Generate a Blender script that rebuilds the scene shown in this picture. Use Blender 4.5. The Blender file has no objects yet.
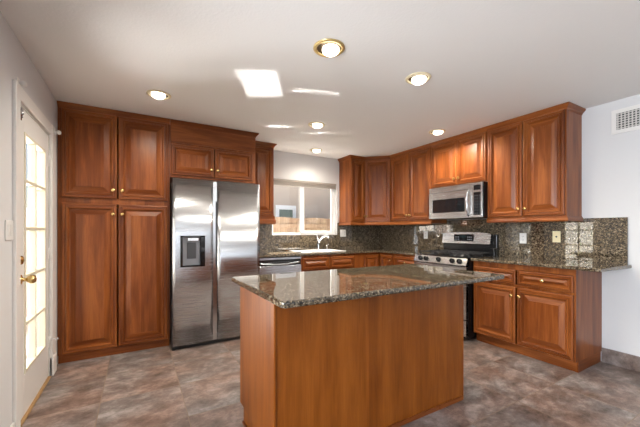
import bpy, bmesh, math, random
from mathutils import Vector, Matrix

S = bpy.context.scene
COL = S.collection
random.seed(7)
PI = math.pi

# ------------------------------------------------------------------ camera
cam_d = bpy.data.cameras.new('camera')
cam = bpy.data.objects.new('camera', cam_d)
COL.objects.link(cam)
cam.location = (0, 0, 1.24)
cam.rotation_euler = (PI / 2, 0, -math.radians(30.1))
cam_d.sensor_width = 36
cam_d.sensor_fit = 'HORIZONTAL'
cam_d.lens = 314.0 / 640 * 36
cam_d.shift_y = 17.3 / 640
cam_d.clip_start = 0.02
S.camera = cam

# ------------------------------------------------------------------ world, sun, exposure
S.view_settings.view_transform = 'Standard'
S.view_settings.look = 'None'
S.view_settings.gamma = 1
S.view_settings.exposure = 0.20
S.view_settings.use_curve_mapping = False
W = bpy.data.worlds.new('sky')
S.world = W
W.use_nodes = True
wn = W.node_tree.nodes
wn.clear()
sky = wn.new('ShaderNodeTexSky')
sky.sky_type = 'NISHITA'
sky.sun_disc = False
sky.sun_elevation = math.radians(48)
sky.sun_rotation = math.radians(31)
bg = wn.new('ShaderNodeBackground')
bg.inputs[1].default_value = 0.15
wo = wn.new('ShaderNodeOutputWorld')
W.node_tree.links.new(sky.outputs[0], bg.inputs[0])
W.node_tree.links.new(bg.outputs[0], wo.inputs[0])


def lamp(name, kind, loc, energy, color=(1, 1, 1), target=None, **kw):
    d = bpy.data.lights.new(name, kind)
    d.energy = energy
    d.color = color
    for k, v in kw.items():
        setattr(d, k, v)
    o = bpy.data.objects.new(name, d)
    COL.objects.link(o)
    o.location = loc
    if target is not None:
        o.rotation_euler = (Vector(target) - Vector(loc)).to_track_quat('-Z', 'Y').to_euler()
    return o


lamp('sun', 'SUN', (6, 10, 9), 42.0, (1.0, 0.94, 0.85), target=(6 - 0.3, 10 - 0.5, 9 - 0.78), angle=math.radians(0.6))
# added fill lamp before the solid far wall behind the camera
lamp('rear_fill_lamp', 'AREA', (-1.55, -5.9, 1.35), 45, (0.88, 0.94, 1.0), target=(-0.2, 0, 1.5),
     shape='RECTANGLE', size=2.6, size_y=1.9)
# added dim lamp at the solid far wall, brightens the refrigerator's reflection
lamp('far_end_fill_lamp', 'AREA', (2.0, -5.95, 1.62), 19, (0.97, 0.98, 1.0), target=(2.0, 0, 1.62),
     shape='RECTANGLE', size=3.6, size_y=1.45)
lamp('side_fill_lamp', 'AREA', (-2.85, 0.10, 1.25), 225, (0.86, 0.93, 1.0), target=(2.0, 1.2, 1.9),  # added fill lamp at the left; the wall has no window
     shape='RECTANGLE', size=1.9, size_y=1.7)
# lamp added outside the French door, imitates patio bounce to brighten the ceiling
lamp('patio_bounce_fill', 'AREA', (-2.2, 4.8, 0.02), 660, (1.0, 0.98, 0.95), target=(0.7, 1.6, 2.44),
     shape='RECTANGLE', size=1.6, size_y=1.6)
# unseen overhead fill lamp, added behind the camera without a fixture
lamp('living_fill_lamp', 'AREA', (1.4, -3.2, 2.42), 35, (1.0, 0.93, 0.84), target=(1.4, -3.2, 0),
     shape='RECTANGLE', size=2.4, size_y=0.9)



def glint(hit, via, w, h, watts):
    """narrow lamp added outside the sink window, imitating sun glints on the ceiling"""
    a_, v_ = Vector(hit), Vector(via)
    d_ = (v_ - a_).normalized()
    p = v_ + d_ * .22
    return lamp('added_glint_lamp', 'AREA', p, watts, (1.0, .97, .92), target=a_, shape='RECTANGLE', size=w, size_y=h,
                spread=math.radians(1.0))


glint((.81, 2.51, 2.44), (1.95, 4.47, 1.56), .46, .165, .48)
glint((1.34, 2.36, 2.44), (2.02, 4.47, 1.50), .44, .016, .045)
glint((1.38, 3.36, 2.44), (1.97, 4.47, 1.80), .31, .020, .075)
glint((1.895, 3.35, 2.44), (2.52, 4.47, 1.80), .46, .018, .075)

# ------------------------------------------------------------------ materials
MATS = {}


def nt(name):
    m = bpy.data.materials.new(name)
    m.use_nodes = True
    n = m.node_tree.nodes
    b = n['Principled BSDF']
    return m, n, m.node_tree.links, b


def plain(name, c, rough=0.5, metal=0.0, ior=1.5, emit=None, es=0.0, bump=0.0, bscale=200, coat=0.0):
    m, n, l, b = nt(name)
    b.inputs['Base Color'].default_value = (*c, 1)
    b.inputs['Roughness'].default_value = rough
    b.inputs['Metallic'].default_value = metal
    b.inputs['IOR'].default_value = ior
    b.inputs['Coat Weight'].default_value = coat
    if emit:
        b.inputs['Emission Color'].default_value = (*emit, 1)
        b.inputs['Emission Strength'].default_value = es
    # slight procedural tone variation so no surface is dead flat
    tc = n.new('ShaderNodeTexCoord')
    no = n.new('ShaderNodeTexNoise')
    no.inputs['Scale'].default_value = bscale
    no.inputs['Detail'].default_value = 3
    l.new(tc.outputs['Object'], no.inputs['Vector'])
    if bump:
        bp = n.new('ShaderNodeBump')
        bp.inputs['Strength'].default_value = bump
        bp.inputs['Distance'].default_value = 0.004
        l.new(no.outputs[0], bp.inputs['Height'])
        l.new(bp.outputs[0], b.inputs['Normal'])
    else:
        mx = n.new('ShaderNodeMapRange')
        mx.inputs['To Min'].default_value = max(0.0, rough - 0.03)
        mx.inputs['To Max'].default_value = rough + 0.03
        l.new(no.outputs[0], mx.inputs['Value'])
        l.new(mx.outputs[0], b.inputs['Roughness'])
    MATS[name] = m
    return m


def wood(name, vertical=True, dark=(.080, .0165, .0028), mid=(.182, .046, .0080), light=(.33, .104, .024), rough=0.33):
    m, n, l, b = nt(name)
    tc = n.new('ShaderNodeTexCoord')
    oi = n.new('ShaderNodeObjectInfo')
    sep = n.new('ShaderNodeSeparateXYZ')
    l.new(tc.outputs['Object'], sep.inputs[0])
    a = n.new('ShaderNodeMath'); a.operation = 'ADD'
    l.new(sep.outputs[0], a.inputs[0]); l.new(sep.outputs[1], a.inputs[1])
    cross, along = (a.outputs[0], sep.outputs[2]) if vertical else (sep.outputs[2], a.outputs[0])
    r = n.new('ShaderNodeMath'); r.operation = 'MULTIPLY'; r.inputs[1].default_value = 37.0
    l.new(oi.outputs['Random'], r.inputs[0])
    cmb = n.new('ShaderNodeCombineXYZ')
    l.new(cross, cmb.inputs[0]); l.new(along, cmb.inputs[1]); l.new(r.outputs[0], cmb.inputs[2])
    mp = n.new('ShaderNodeMapping')
    mp.inputs['Scale'].default_value = (13, 1.3, 1)
    l.new(cmb.outputs[0], mp.inputs[0])
    n1 = n.new('ShaderNodeTexNoise')
    n1.inputs['Scale'].default_value = 1.0; n1.inputs['Detail'].default_value = 5
    n1.inputs['Roughness'].default_value = 0.6; n1.inputs['Distortion'].default_value = 0.35
    l.new(mp.outputs[0], n1.inputs['Vector'])
    mp2 = n.new('ShaderNodeMapping')
    mp2.inputs['Scale'].default_value = (150, 5, 1)
    l.new(cmb.outputs[0], mp2.inputs[0])
    n2 = n.new('ShaderNodeTexNoise')
    n2.inputs['Scale'].default_value = 1.0; n2.inputs['Detail'].default_value = 2
    l.new(mp2.outputs[0], n2.inputs['Vector'])
    # glued staves: tone changes every few centimetres across the grain
    st = n.new('ShaderNodeTexVoronoi'); st.voronoi_dimensions = '1D'
    st.inputs['Scale'].default_value = 11.0
    sadd = n.new('ShaderNodeMath'); sadd.operation = 'ADD'
    l.new(cross, sadd.inputs[0]); l.new(r.outputs[0], sadd.inputs[1])
    l.new(sadd.outputs[0], st.inputs['W'])
    sbw = n.new('ShaderNodeRGBToBW'); l.new(st.outputs['Color'], sbw.inputs[0])
    mix = n.new('ShaderNodeMath'); mix.operation = 'MULTIPLY_ADD'
    l.new(n2.outputs[0], mix.inputs[0]); mix.inputs[1].default_value = 0.30
    l.new(n1.outputs[0], mix.inputs[2])
    mix2 = n.new('ShaderNodeMath'); mix2.operation = 'MULTIPLY_ADD'
    l.new(sbw.outputs[0], mix2.inputs[0]); mix2.inputs[1].default_value = 0.24
    l.new(mix.outputs[0], mix2.inputs[2])
    cr = n.new('ShaderNodeValToRGB')
    e = cr.color_ramp.elements
    e[0].position = 0.40; e[0].color = (*dark, 1)
    e[1].position = 1.0; e[1].color = (*light, 1)
    k = cr.color_ramp.elements.new(0.70); k.color = (*mid, 1)
    l.new(mix2.outputs[0], cr.inputs[0])
    l.new(cr.outputs[0], b.inputs['Base Color'])
    b.inputs['Roughness'].default_value = rough
    b.inputs['Specular IOR Level'].default_value = 0.32
    bp = n.new('ShaderNodeBump')
    bp.inputs['Strength'].default_value = 0.08
    bp.inputs['Distance'].default_value = 0.002
    l.new(n2.outputs[0], bp.inputs['Height'])
    l.new(bp.outputs[0], b.inputs['Normal'])
    MATS[name] = m
    return m


def granite():
    m, n, l, b = nt('granite')
    tc = n.new('ShaderNodeTexCoord')
    v1 = n.new('ShaderNodeTexVoronoi'); v1.inputs['Scale'].default_value = 118
    v2 = n.new('ShaderNodeTexVoronoi'); v2.inputs['Scale'].default_value = 230
    nz = n.new('ShaderNodeTexNoise'); nz.inputs['Scale'].default_value = 38; nz.inputs['Detail'].default_value = 4
    for x in (v1, v2, nz):
        l.new(tc.outputs['Object'], x.inputs['Vector'])
    bw1 = n.new('ShaderNodeRGBToBW'); l.new(v1.outputs['Color'], bw1.inputs[0])
    bw2 = n.new('ShaderNodeRGBToBW'); l.new(v2.outputs['Color'], bw2.inputs[0])
    ma = n.new('ShaderNodeMath'); ma.operation = 'MULTIPLY_ADD'; ma.inputs[1].default_value = 0.55
    l.new(bw1.outputs[0], ma.inputs[0])
    mb_ = n.new('ShaderNodeMath'); mb_.operation = 'MULTIPLY'; mb_.inputs[1].default_value = 0.30
    l.new(bw2.outputs[0], mb_.inputs[0]); l.new(mb_.outputs[0], ma.inputs[2])
    mc = n.new('ShaderNodeMath'); mc.operation = 'MULTIPLY_ADD'; mc.inputs[1].default_value = 0.45
    l.new(nz.outputs[0], mc.inputs[0]); l.new(ma.outputs[0], mc.inputs[2])
    cr = n.new('ShaderNodeValToRGB')
    e = cr.color_ramp.elements
    e[0].position = 0.42; e[0].color = (.012, .010, .008, 1)
    e[1].position = 0.95; e[1].color = (.36, .29, .20, 1)
    for p, c in ((.53, (.036, .027, .017)), (.63, (.088, .067, .043)), (.78, (.150, .118, .078))):
        k = e.new(p); k.color = (*c, 1)
    l.new(mc.outputs[0], cr.inputs[0])
    l.new(cr.outputs[0], b.inputs['Base Color'])
    b.inputs['Roughness'].default_value = 0.018
    b.inputs['IOR'].default_value = 1.75
    MATS['granite'] = m
    return m


def tile_floor():
    m, n, l, b = nt('stone_tile')
    tc = n.new('ShaderNodeTexCoord')
    mp = n.new('ShaderNodeMapping')
    mp.inputs['Location'].default_value = (-0.29, -2.254, 0)
    l.new(tc.outputs['Object'], mp.inputs[0])
    br = n.new('ShaderNodeTexBrick')
    br.offset = 0.0
    br.inputs['Scale'].default_value = 1.0
    br.inputs['Brick Width'].default_value = 0.525
    br.inputs['Row Height'].default_value = 0.50
    br.inputs['Mortar Size'].default_value = 0.0035
    br.inputs['Mortar Smooth'].default_value = 0.3
    br.inputs['Color1'].default_value = (0, 0, 0, 1)
    br.inputs['Color2'].default_value = (1, 1, 1, 1)
    l.new(mp.outputs[0], br.inputs['Vector'])
    # per tile shift of the slate clouding
    wv = n.new('ShaderNodeVectorMath'); wv.operation = 'MULTIPLY_ADD'
    wv.inputs[1].default_value = (9, 7, 5)
    l.new(br.outputs['Color'], wv.inputs[0]); l.new(tc.outputs['Object'], wv.inputs[2])
    mpn = n.new('ShaderNodeMapping'); mpn.inputs['Scale'].default_value = (1.0, 1.35, 1)
    mpn.inputs['Rotation'].default_value = (0, 0, math.radians(-28))
    l.new(wv.outputs[0], mpn.inputs[0])
    n1 = n.new('ShaderNodeTexNoise'); n1.inputs['Scale'].default_value = 5.2
    n1.inputs['Detail'].default_value = 10; n1.inputs['Roughness'].default_value = 0.74
    n1.inputs['Distortion'].default_value = 0.15
    l.new(mpn.outputs[0], n1.inputs['Vector'])
    n2 = n.new('ShaderNodeTexNoise'); n2.inputs['Scale'].default_value = 2.3
    n2.inputs['Detail'].default_value = 5
    l.new(wv.outputs[0], n2.inputs['Vector'])
    cr = n.new('ShaderNodeValToRGB')
    e = cr.color_ramp.elements
    e[0].position = 0.33; e[0].color = (.088, .066, .056, 1)
    e[1].position = 0.68; e[1].color = (.43, .372, .345, 1)
    k = e.new(0.5); k.color = (.215, .176, .157, 1)
    l.new(n1.outputs[0], cr.inputs[0])
    mx = n.new('ShaderNodeMix'); mx.data_type = 'RGBA'; mx.blend_type = 'MULTIPLY'
    cr2 = n.new('ShaderNodeValToRGB')
    cr2.color_ramp.elements[0].position = 0.38; cr2.color_ramp.elements[0].color = (1.0, .82, .74, 1)
    cr2.color_ramp.elements[1].position = 0.6; cr2.color_ramp.elements[1].color = (.95, 1.0, 1.04, 1)
    l.new(n2.outputs[0], cr2.inputs[0])
    mx.inputs['Factor'].default_value = 1.0
    l.new(cr.outputs[0], mx.inputs['A']); l.new(cr2.outputs[0], mx.inputs['B'])
    mg = n.new('ShaderNodeMix'); mg.data_type = 'RGBA'
    mg.inputs['B'].default_value = (.24, .175, .13, 1)
    l.new(br.outputs['Fac'], mg.inputs['Factor'])
    l.new(mx.outputs['Result'], mg.inputs['A'])
    l.new(mg.outputs['Result'], b.inputs['Base Color'])
    rr = n.new('ShaderNodeMapRange')
    rr.inputs['To Min'].default_value = 0.30; rr.inputs['To Max'].default_value = 0.50
    l.new(n1.outputs[0], rr.inputs['Value']); l.new(rr.outputs[0], b.inputs['Roughness'])
    bp = n.new('ShaderNodeBump'); bp.inputs['Strength'].default_value = 0.25; bp.inputs['Distance'].default_value = 0.006
    sb = n.new('ShaderNodeMath'); sb.operation = 'SUBTRACT'
    l.new(n1.outputs[0], sb.inputs[0]); l.new(br.outputs['Fac'], sb.inputs[1])
    l.new(sb.outputs[0], bp.inputs['Height']); l.new(bp.outputs[0], b.inputs['Normal'])
    MATS['stone_tile'] = m
    return m


def steel(name, c=(.64, .67, .71), rough=0.27, horizontal=True, grain=None):
    m, n, l, b = nt(name)
    b.inputs['Base Color'].default_value = (*c, 1)
    b.inputs['Metallic'].default_value = 1
    if grain:
        b.inputs['Anisotropic'].default_value = 0.8
        tg = n.new('ShaderNodeCombineXYZ')
        for i in range(3):
            tg.inputs[i].default_value = grain[i]
        l.new(tg.outputs[0], b.inputs['Tangent'])
    tc = n.new('ShaderNodeTexCoord')
    mp = n.new('ShaderNodeMapping')
    mp.inputs['Scale'].default_value = (3, 3, 500) if horizontal else (500, 500, 3)
    l.new(tc.outputs['Object'], mp.inputs[0])
    no = n.new('ShaderNodeTexNoise'); no.inputs['Scale'].default_value = 1; no.inputs['Detail'].default_value = 2
    l.new(mp.outputs[0], no.inputs['Vector'])
    mr = n.new('ShaderNodeMapRange')
    mr.inputs['To Min'].default_value = rough - 0.015; mr.inputs['To Max'].default_value = rough + 0.015
    l.new(no.outputs[0], mr.inputs['Value']); l.new(mr.outputs[0], b.inputs['Roughness'])
    MATS[name] = m
    return m


def glass_pane(name, tint=(1, 1, 1), gloss=0.06):
    m, n, l, b = nt(name)
    n.remove(b)
    out = n['Material Output']
    tr = n.new('ShaderNodeBsdfTransparent'); tr.inputs[0].default_value = (*tint, 1)
    gl = n.new('ShaderNodeBsdfGlossy'); gl.inputs['Roughness'].default_value = 0.02
    lw = n.new('ShaderNodeLayerWeight')
    pw_ = n.new('ShaderNodeMath'); pw_.operation = 'POWER'; pw_.inputs[1].default_value = 5.0
    l.new(lw.outputs['Facing'], pw_.inputs[0])
    fr = n.new('ShaderNodeMath'); fr.operation = 'MULTIPLY_ADD'
    fr.inputs[1].default_value = 0.75; fr.inputs[2].default_value = 0.04
    l.new(pw_.outputs[0], fr.inputs[0])
    mx = n.new('ShaderNodeMixShader')
    l.new(fr.outputs[0], mx.inputs[0]); l.new(tr.outputs[0], mx.inputs[1]); l.new(gl.outputs[0], mx.inputs[2])
    l.new(mx.outputs[0], out.inputs[0])
    MATS[name] = m
    return m


WV = wood('cherry_vertical', True)
WH = wood('cherry_horizontal', False)
WI = wood('cherry_island', True, dark=(.115, .026, .002), mid=(.205, .054, .004), light=(.30, .090, .010), rough=0.36)
WD = plain('cabinet_inside', (.06, .022, .01), 0.6)
GR = granite()
TILE = tile_floor()
ST = steel('brushed_steel')
STF = steel('brushed_steel_front', grain=(1, 0, 0))
STR = steel('brushed_steel_range', (.58, .57, .56), grain=(0, 1, 0))
STV = steel('brushed_steel_vertical', rough=0.22, horizontal=False)
STD = steel('dark_steel', (.30, .31, .32), 0.3)
CHROME = plain('chrome', (.75, .76, .78), 0.08, 1.0)
BRASS = plain('brass', (.80, .58, .24), 0.25, 1.0)
BRASS_D = plain('antique_brass', (.36, .24, .10), 0.3, 1.0)
BLACK = plain('black_enamel', (.012, .012, .013), 0.18)
BLACKM = plain('black_matte', (.018, .018, .019), 0.5)
BGLASS = plain('black_glass', (.010, .011, .013), 0.05)
IRON = plain('cast_iron', (.022, .022, .024), 0.45)
GREYP = plain('grey_plastic', (.20, .21, .24), 0.35)
BUTTON = plain('dim_button', (.09, .095, .11), 0.4)
DARKP = plain('dark_plastic', (.045, .048, .055), 0.35)
WHITE = plain('white_paint', (.80, .79, .77), 0.35)
JAMB = plain('jamb_paint', (.62, .61, .57), 0.45)
CREAM = plain('cream_bead', (.74, .70, .56), 0.4)
WALLM = plain('wall_paint', (.69, .695, .705), 0.7, bump=0.25, bscale=90)
CEILM = plain('ceiling_paint', (.86, .86, .85), 0.75, bump=0.3, bscale=70)
PLATE = plain('white_plate', (.82, .82, .80), 0.35)
IVORY = plain('ivory_plate', (.86, .78, .50), 0.4)
CERAM = plain('white_ceramic', (.86, .85, .82), 0.12)
FABRIC = plain('blind_fabric', (.38, .345, .31), 0.8)
VINYL = plain('white_vinyl', (.84, .85, .86), 0.35)
VENTD = plain('vent_dark', (.05, .05, .05), 0.7)
VENTW = plain('vent_slat', (.62, .60, .57), 0.5)
GLASS = glass_pane('window_glass')
GOLDT = plain('gold_trim', (.72, .55, .25), 0.3, 0.7)
TRIMW = plain('light_trim', (.74, .64, .44), 0.4)
BAFFLE = plain('baffle_bronze', (.10, .07, .035), 0.4, 0.6)
BULB = plain('bulb_glow', (.9, .9, .85), 0.4, emit=(1.0, .92, .78), es=5.0)
LCD = plain('display_glow', (.01, .01, .01), 0.1, emit=(.25, .55, .6), es=0.03)
OAK = plain('oak_threshold', (.42, .26, .11), 0.5)
STUCCO = plain('stucco', (.52, .44, .37), 0.9, bump=0.4, bscale=30)
WSTUC = plain('white_stucco', (.85, .84, .80), 0.9, bump=0.3, bscale=30)
CONC = plain('concrete', (.42, .37, .33), 0.85, bump=0.2, bscale=20)
FENCEW = wood('fence_wood', True, dark=(.18, .115, .075), mid=(.29, .20, .13), light=(.38, .28, .18), rough=0.85)
GRASS = plain('lawn', (.16, .26, .07), 0.9, bump=0.6, bscale=60)

# ------------------------------------------------------------------ mesh helpers


class MB:
    """collects shapes; build() links them as one mesh object"""

    def __init__(self):
        self.bm = bmesh.new()
        self.mi = 0

    def _tag(self, faces):
        for f in faces:
            f.material_index = self.mi

    def box(self, x0, x1, y0, y1, z0, z1, bev=0.0, seg=2):
        b = bmesh.new()
        vs = [b.verts.new((x, y, z)) for x in (x0, x1) for y in (y0, y1) for z in (z0, z1)]
        for q in ((0, 1, 3, 2), (4, 6, 7, 5), (0, 4, 5, 1), (2, 3, 7, 6), (0, 2, 6, 4), (1, 5, 7, 3)):
            b.faces.new([vs[i] for i in q])
        bmesh.ops.recalc_face_normals(b, faces=b.faces[:])
        if bev > 0:
            bmesh.ops.bevel(b, geom=b.edges[:], offset=bev, segments=seg, affect='EDGES', profile=0.5)
        return self.merge(b)

    def merge(self, b, mat=None):
        if mat is not None:
            b.transform(mat)
        vmap = {}
        for v in b.verts:
            vmap[v] = self.bm.verts.new(v.co)
        for f in b.faces:
            try:
                nf = self.bm.faces.new([vmap[v] for v in f.verts])
                nf.material_index = self.mi
                nf.smooth = f.smooth
            except ValueError:
                pass
        b.free()
        return self

    def prism(self, pts, z0, z1, bev=0.0, seg=3, edges=None):
        """vertical prism over outline pts; bevels the rim of the named outline edges"""
        b = bmesh.new()
        lo = [b.verts.new((x, y, z0)) for x, y in pts]
        hi = [b.verts.new((x, y, z1)) for x, y in pts]
        b.faces.new(hi)
        b.faces.new(lo[::-1])
        n = len(pts)
        for i in range(n):
            b.faces.new([lo[i], lo[(i + 1) % n], hi[(i + 1) % n], hi[i]])
        bmesh.ops.recalc_face_normals(b, faces=b.faces[:])
        if bev > 0:
            es = []
            idx = range(n) if edges is None else edges
            for i in idx:
                for r in (lo, hi):
                    e = b.edges.get((r[i], r[(i + 1) % n]))
                    if e:
                        es.append(e)
            bmesh.ops.bevel(b, geom=es, offset=bev, segments=seg, affect='EDGES', profile=0.5)
        return self.merge(b)

    def extrude_profile(self, prof, path, closed=False):
        """prof: list of (out, z); path: list of (x, y, nx, ny): offset of each path point along its own normal"""
        b = bmesh.new()
        rows = []
        for (x, y, nx, ny) in path:
            rows.append([b.verts.new((x + nx * o, y + ny * o, z)) for o, z in prof])
        m = len(prof)
        for i in range(len(rows) - 1):
            for j in range(m):
                b.faces.new([rows[i][j], rows[i + 1][j], rows[i + 1][(j + 1) % m], rows[i][(j + 1) % m]])
        b.faces.new(rows[0][::-1])
        b.faces.new(rows[-1])
        bmesh.ops.recalc_face_normals(b, faces=b.faces[:])
        return self.merge(b)

    def lathe(self, prof, origin=(0, 0, 0), axis='Z', seg=24, smooth=True):
        """prof: list of (r, h) revolved about axis"""
        b = bmesh.new()
        rows = []
        for r, h in prof:
            if r < 1e-6:
                rows.append([b.verts.new((0, 0, h))])
            else:
                rows.append([b.verts.new((r * math.cos(2 * PI * k / seg), r * math.sin(2 * PI * k / seg), h)) for k in range(seg)])
        for A, B in zip(rows, rows[1:]):
            for k in range(seg):
                k2 = (k + 1) % seg
                if len(A) == 1 and len(B) == 1:
                    continue
                if len(A) == 1:
                    f = b.faces.new([A[0], B[k], B[k2]])
                elif len(B) == 1:
                    f = b.faces.new([A[k], A[k2], B[0]])
                else:
                    f = b.faces.new([A[k], A[k2], B[k2], B[k]])
                f.smooth = smooth
        bmesh.ops.recalc_face_normals(b, faces=b.faces[:])
        M = Matrix.Translation(origin)
        if axis == '-Y':
            M = M @ Matrix.Rotation(PI / 2, 4, 'X')
        elif axis == 'X':
            M = M @ Matrix.Rotation(PI / 2, 4, 'Y')
        elif axis == '-X':
            M = M @ Matrix.Rotation(-PI / 2, 4, 'Y')
        elif axis == '-Z':
            M = M @ Matrix.Rotation(PI, 4, 'X')
        elif isinstance(axis, Matrix):
            M = M @ axis
        return self.merge(b, M)

    def tube(self, pts, r, seg=10):
        """round tube along points; r a number or a list"""
        b = bmesh.new()
        P = [Vector(p) for p in pts]
        rows = []
        up = Vector((0, 0, 1))
        for i, p in enumerate(P):
            t = (P[min(i + 1, len(P) - 1)] - P[max(i - 1, 0)]).normalized()
            s = t.cross(up)
            if s.length < 1e-3:
                s = t.cross(Vector((1, 0, 0)))
            s.normalize()
            w = s.cross(t)
            rr = r[i] if isinstance(r, (list, tuple)) else r
            rows.append([b.verts.new(p + (s * math.cos(2 * PI * k / seg) + w * math.sin(2 * PI * k / seg)) * rr) for k in range(seg)])
        for A, B in zip(rows, rows[1:]):
            for k in range(seg):
                f = b.faces.new([A[k], A[(k + 1) % seg], B[(k + 1) % seg], B[k]])
                f.smooth = True
        b.faces.new(rows[0][::-1])
        b.faces.new(rows[-1])
        bmesh.ops.recalc_face_normals(b, faces=b.faces[:])
        return self.merge(b)

    def build(self, name, mats, parent=None, label=None, loc=None):
        me = bpy.data.meshes.new(name)
        bmesh.ops.recalc_face_normals(self.bm, faces=self.bm.faces[:])
        self.bm.to_mesh(me)
        self.bm.free()
        for m in (mats if isinstance(mats, (list, tuple)) else [mats]):
            me.materials.append(m)
        o = bpy.data.objects.new(name, me)
        COL.objects.link(o)
        if parent is not None:
            o.parent = parent
        if loc is not None:
            o.location = loc
        if label:
            o['label'] = label
        return o


def B(x0, x1, y0, y1, z0, z1, bev=0.0):
    return MB().box(x0, x1, y0, y1, z0, z1, bev)


def thing(name, label, cat, loc=(0, 0, 0), rotz=0.0, group=None):
    o = bpy.data.objects.new(name, None)
    o.empty_display_size = 0.1
    COL.objects.link(o)
    o.location = loc
    o.rotation_euler = (0, 0, rotz)
    o['label'] = label
    o['category'] = cat
    if group:
        o['group'] = group
    return o


def tag(o, label, cat, group=None):
    o['label'] = label
    o['category'] = cat
    if group:
        o['group'] = group
    return o


def struct(o):
    o['kind'] = 'structure'
    return o


# ------------------------------------------------------------------ dimensions
LX, RX, BY, H = -0.65, 3.81, 4.40, 2.44
FY, FX = -6.0, -3.0            # far end and far left of the open-plan room behind the camera
LWE = 1.2                      # the left wall of the kitchen ends here
CT = 0.935                     # counter top height
R90 = -PI / 2

# ------------------------------------------------------------------ structure
struct(B(FX, RX, FY, BY, -0.10, 0.0).build('floor', TILE))
struct(B(FX - .1, RX + .1, FY - .1, BY + .1, H, H + 0.10).build('ceiling', CEILM))
# back wall with the window opening
WX0, WX1, WZ0, WZ1 = 1.73, 2.87, 1.175, 2.025
wb = MB()
wb.box(LX - .1, WX0, BY, BY + .14, 0, H)
wb.box(WX1, RX + .1, BY, BY + .14, 0, H)
wb.box(WX0, WX1, BY, BY + .14, 0, WZ0)
wb.box(WX0, WX1, BY, BY + .14, WZ1, H)
struct(wb.build('wall_back', WALLM))
struct(B(RX, RX + .1, FY - .1, BY, 0, H).build('wall_right', WALLM))
DY0, DY1, DZ1 = 2.63, 3.46, 2.06
wl = MB()
wl.box(LX - .12, LX, LWE, DY0, 0, H)
wl.box(LX - .12, LX, DY1, BY, 0, H)
wl.box(LX - .12, LX, DY0, DY1, DZ1, H)
struct(wl.build('wall_left', WALLM))
wf = MB()
wf.box(FX, LX - .12, LWE, LWE + .12, 0, H)
struct(wf.build('wall_return', WALLM))
struct(B(FX - .1, FX, FY, LWE + .12, 0, H).build('wall_far_left', WALLM))
struct(B(FX, RX, FY - .1, FY, 0, H).build('wall_front', WALLM))
bbm = MB()
bbm.box(RX - .016, RX - .001, FY + .01, 1.235, 0.001, .135)
struct(bbm.build('baseboard_right', TILE))
bbm = MB()
bbm.box(LX + .001, LX + .014, LWE, 2.535, 0.001, .10, 0.003)
struct(bbm.build('baseboard_left', WHITE))

# ------------------------------------------------------------------ the French door in the left wall
tr = MB()
tr.box(LX, LX + .018, DY0 - .085, DY0, 0, DZ1 + .09, .004)
tr.box(LX, LX + .018, DY1 + .005, DY1 + .135, 0, DZ1 + .09, .004)
tr.box(LX, LX + .014, DY0 - .0, DY1 + .005, DZ1, DZ1 + .09, .004)
struct(tr.build('trim_1', WHITE))
tr = MB()
tr.box(LX, LX + .026, DY1 + .005, DY1 + .13, .001, .16, .004)
struct(tr.build('trim_2', WHITE))
door = thing('door_1', 'white French door with glass panes in the left wall', 'door', (LX - .006, 0, 0))
del door['category']
struct(door)
d0, d1 = DY0 + .03, DY1 - .012
gy0, gy1, gz0, gz1 = 2.795, 3.345, 0.285, 1.90
sl = MB()
sl.box(-.045, 0, d0, gy0, .012, DZ1 - .015, .002)
sl.box(-.045, 0, gy1, d1, .012, DZ1 - .015, .002)
sl.box(-.045, 0, gy0, gy1, .012, gz0, .0)
sl.box(-.045, 0, gy0, gy1, gz1, DZ1 - .015, .0)
sl.build('door_slab', WHITE, door)
jb = MB()
jb.box(-.11, .004, DY0, d0 - .002, 0, DZ1 - .002)
jb.box(-.11, .004, d1 + .002, DY1, 0, DZ1 - .002)
jb.box(-.11, .004, d0, d1, DZ1 - .012, DZ1 - .002)
jb.build('door_jamb', JAMB, door)
gb = MB()
gb.box(-.048, .006, gy0, gy0 + .022, gz0, gz1, .003)
gb.box(-.048, .006, gy1 - .022, gy1, gz0, gz1, .003)
gb.box(-.047, .005, gy0 + .001, gy1 - .001, gz0 + .001, gz0 + .022, .003)
gb.box(-.047, .005, gy0 + .001, gy1 - .001, gz1 - .022, gz1 - .001, .003)
ym = (gy0 + gy1) / 2
gb.box(-.040, .003, ym - .012, ym + .012, gz0, gz1, .003)
for k in range(1, 5):
    z = gz0 + (gz1 - gz0) * k / 5
    gb.box(-.039, .002, gy0 + .002, gy1 - .002, z - .011, z + .011, .003)
gb.build('muntin_grid', CREAM, door, 'cream glazing bars and beads of the door')
B(-.024, -.020, gy0 + .005, gy1 - .005, gz0 + .005, gz1 - .005).build('glass', GLASS, door)
MB().lathe([(0, .012), (.026, .010), (.030, 0)], (0.0, 2.725, 1.05), 'X').build('deadbolt', BRASS, door, 'brass deadbolt rose')
k = MB()
k.lathe([(.031, 0), (.031, .006), (.013, .012), (.011, .030), (.020, .038), (.028, .052), (.028, .066), (.018, .078), (0, .080)],
        (0.0, 2.715, 0.925), 'X')
k.build('door_knob', BRASS, door, 'brass round knob')
MB().box(.0, .018, 2.720, 2.730, 1.040, 1.062, .002).build('thumb_turn', BRASS_D, door)
for z in (.30, 1.05, 1.83):
    hg = MB()
    hg.tube([(.008, d1 + .006, z - .045), (.008, d1 + .006, z + .045)], .007)
    hg.box(-.002, .002, d1 - .012, d1 + .022, z - .045, z + .045)
    hg.build('hinge', WHITE, door)
MB().box(-.10, .02, d0, d1, 0.0005, .011, .002).build('threshold', OAK, door, 'brown wooden door sill')
lt = MB()
lt.box(.0, .004, 2.690, 2.735, 1.955, 2.035, .001)
lt.tube([(.012, 2.70, 1.965), (.016, 2.70, 1.99), (.012, 2.70, 2.03)], .006)
lt.build('surface_latch', CHROME, door, 'small chrome latch at the top of the door')
stp = MB()
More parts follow.
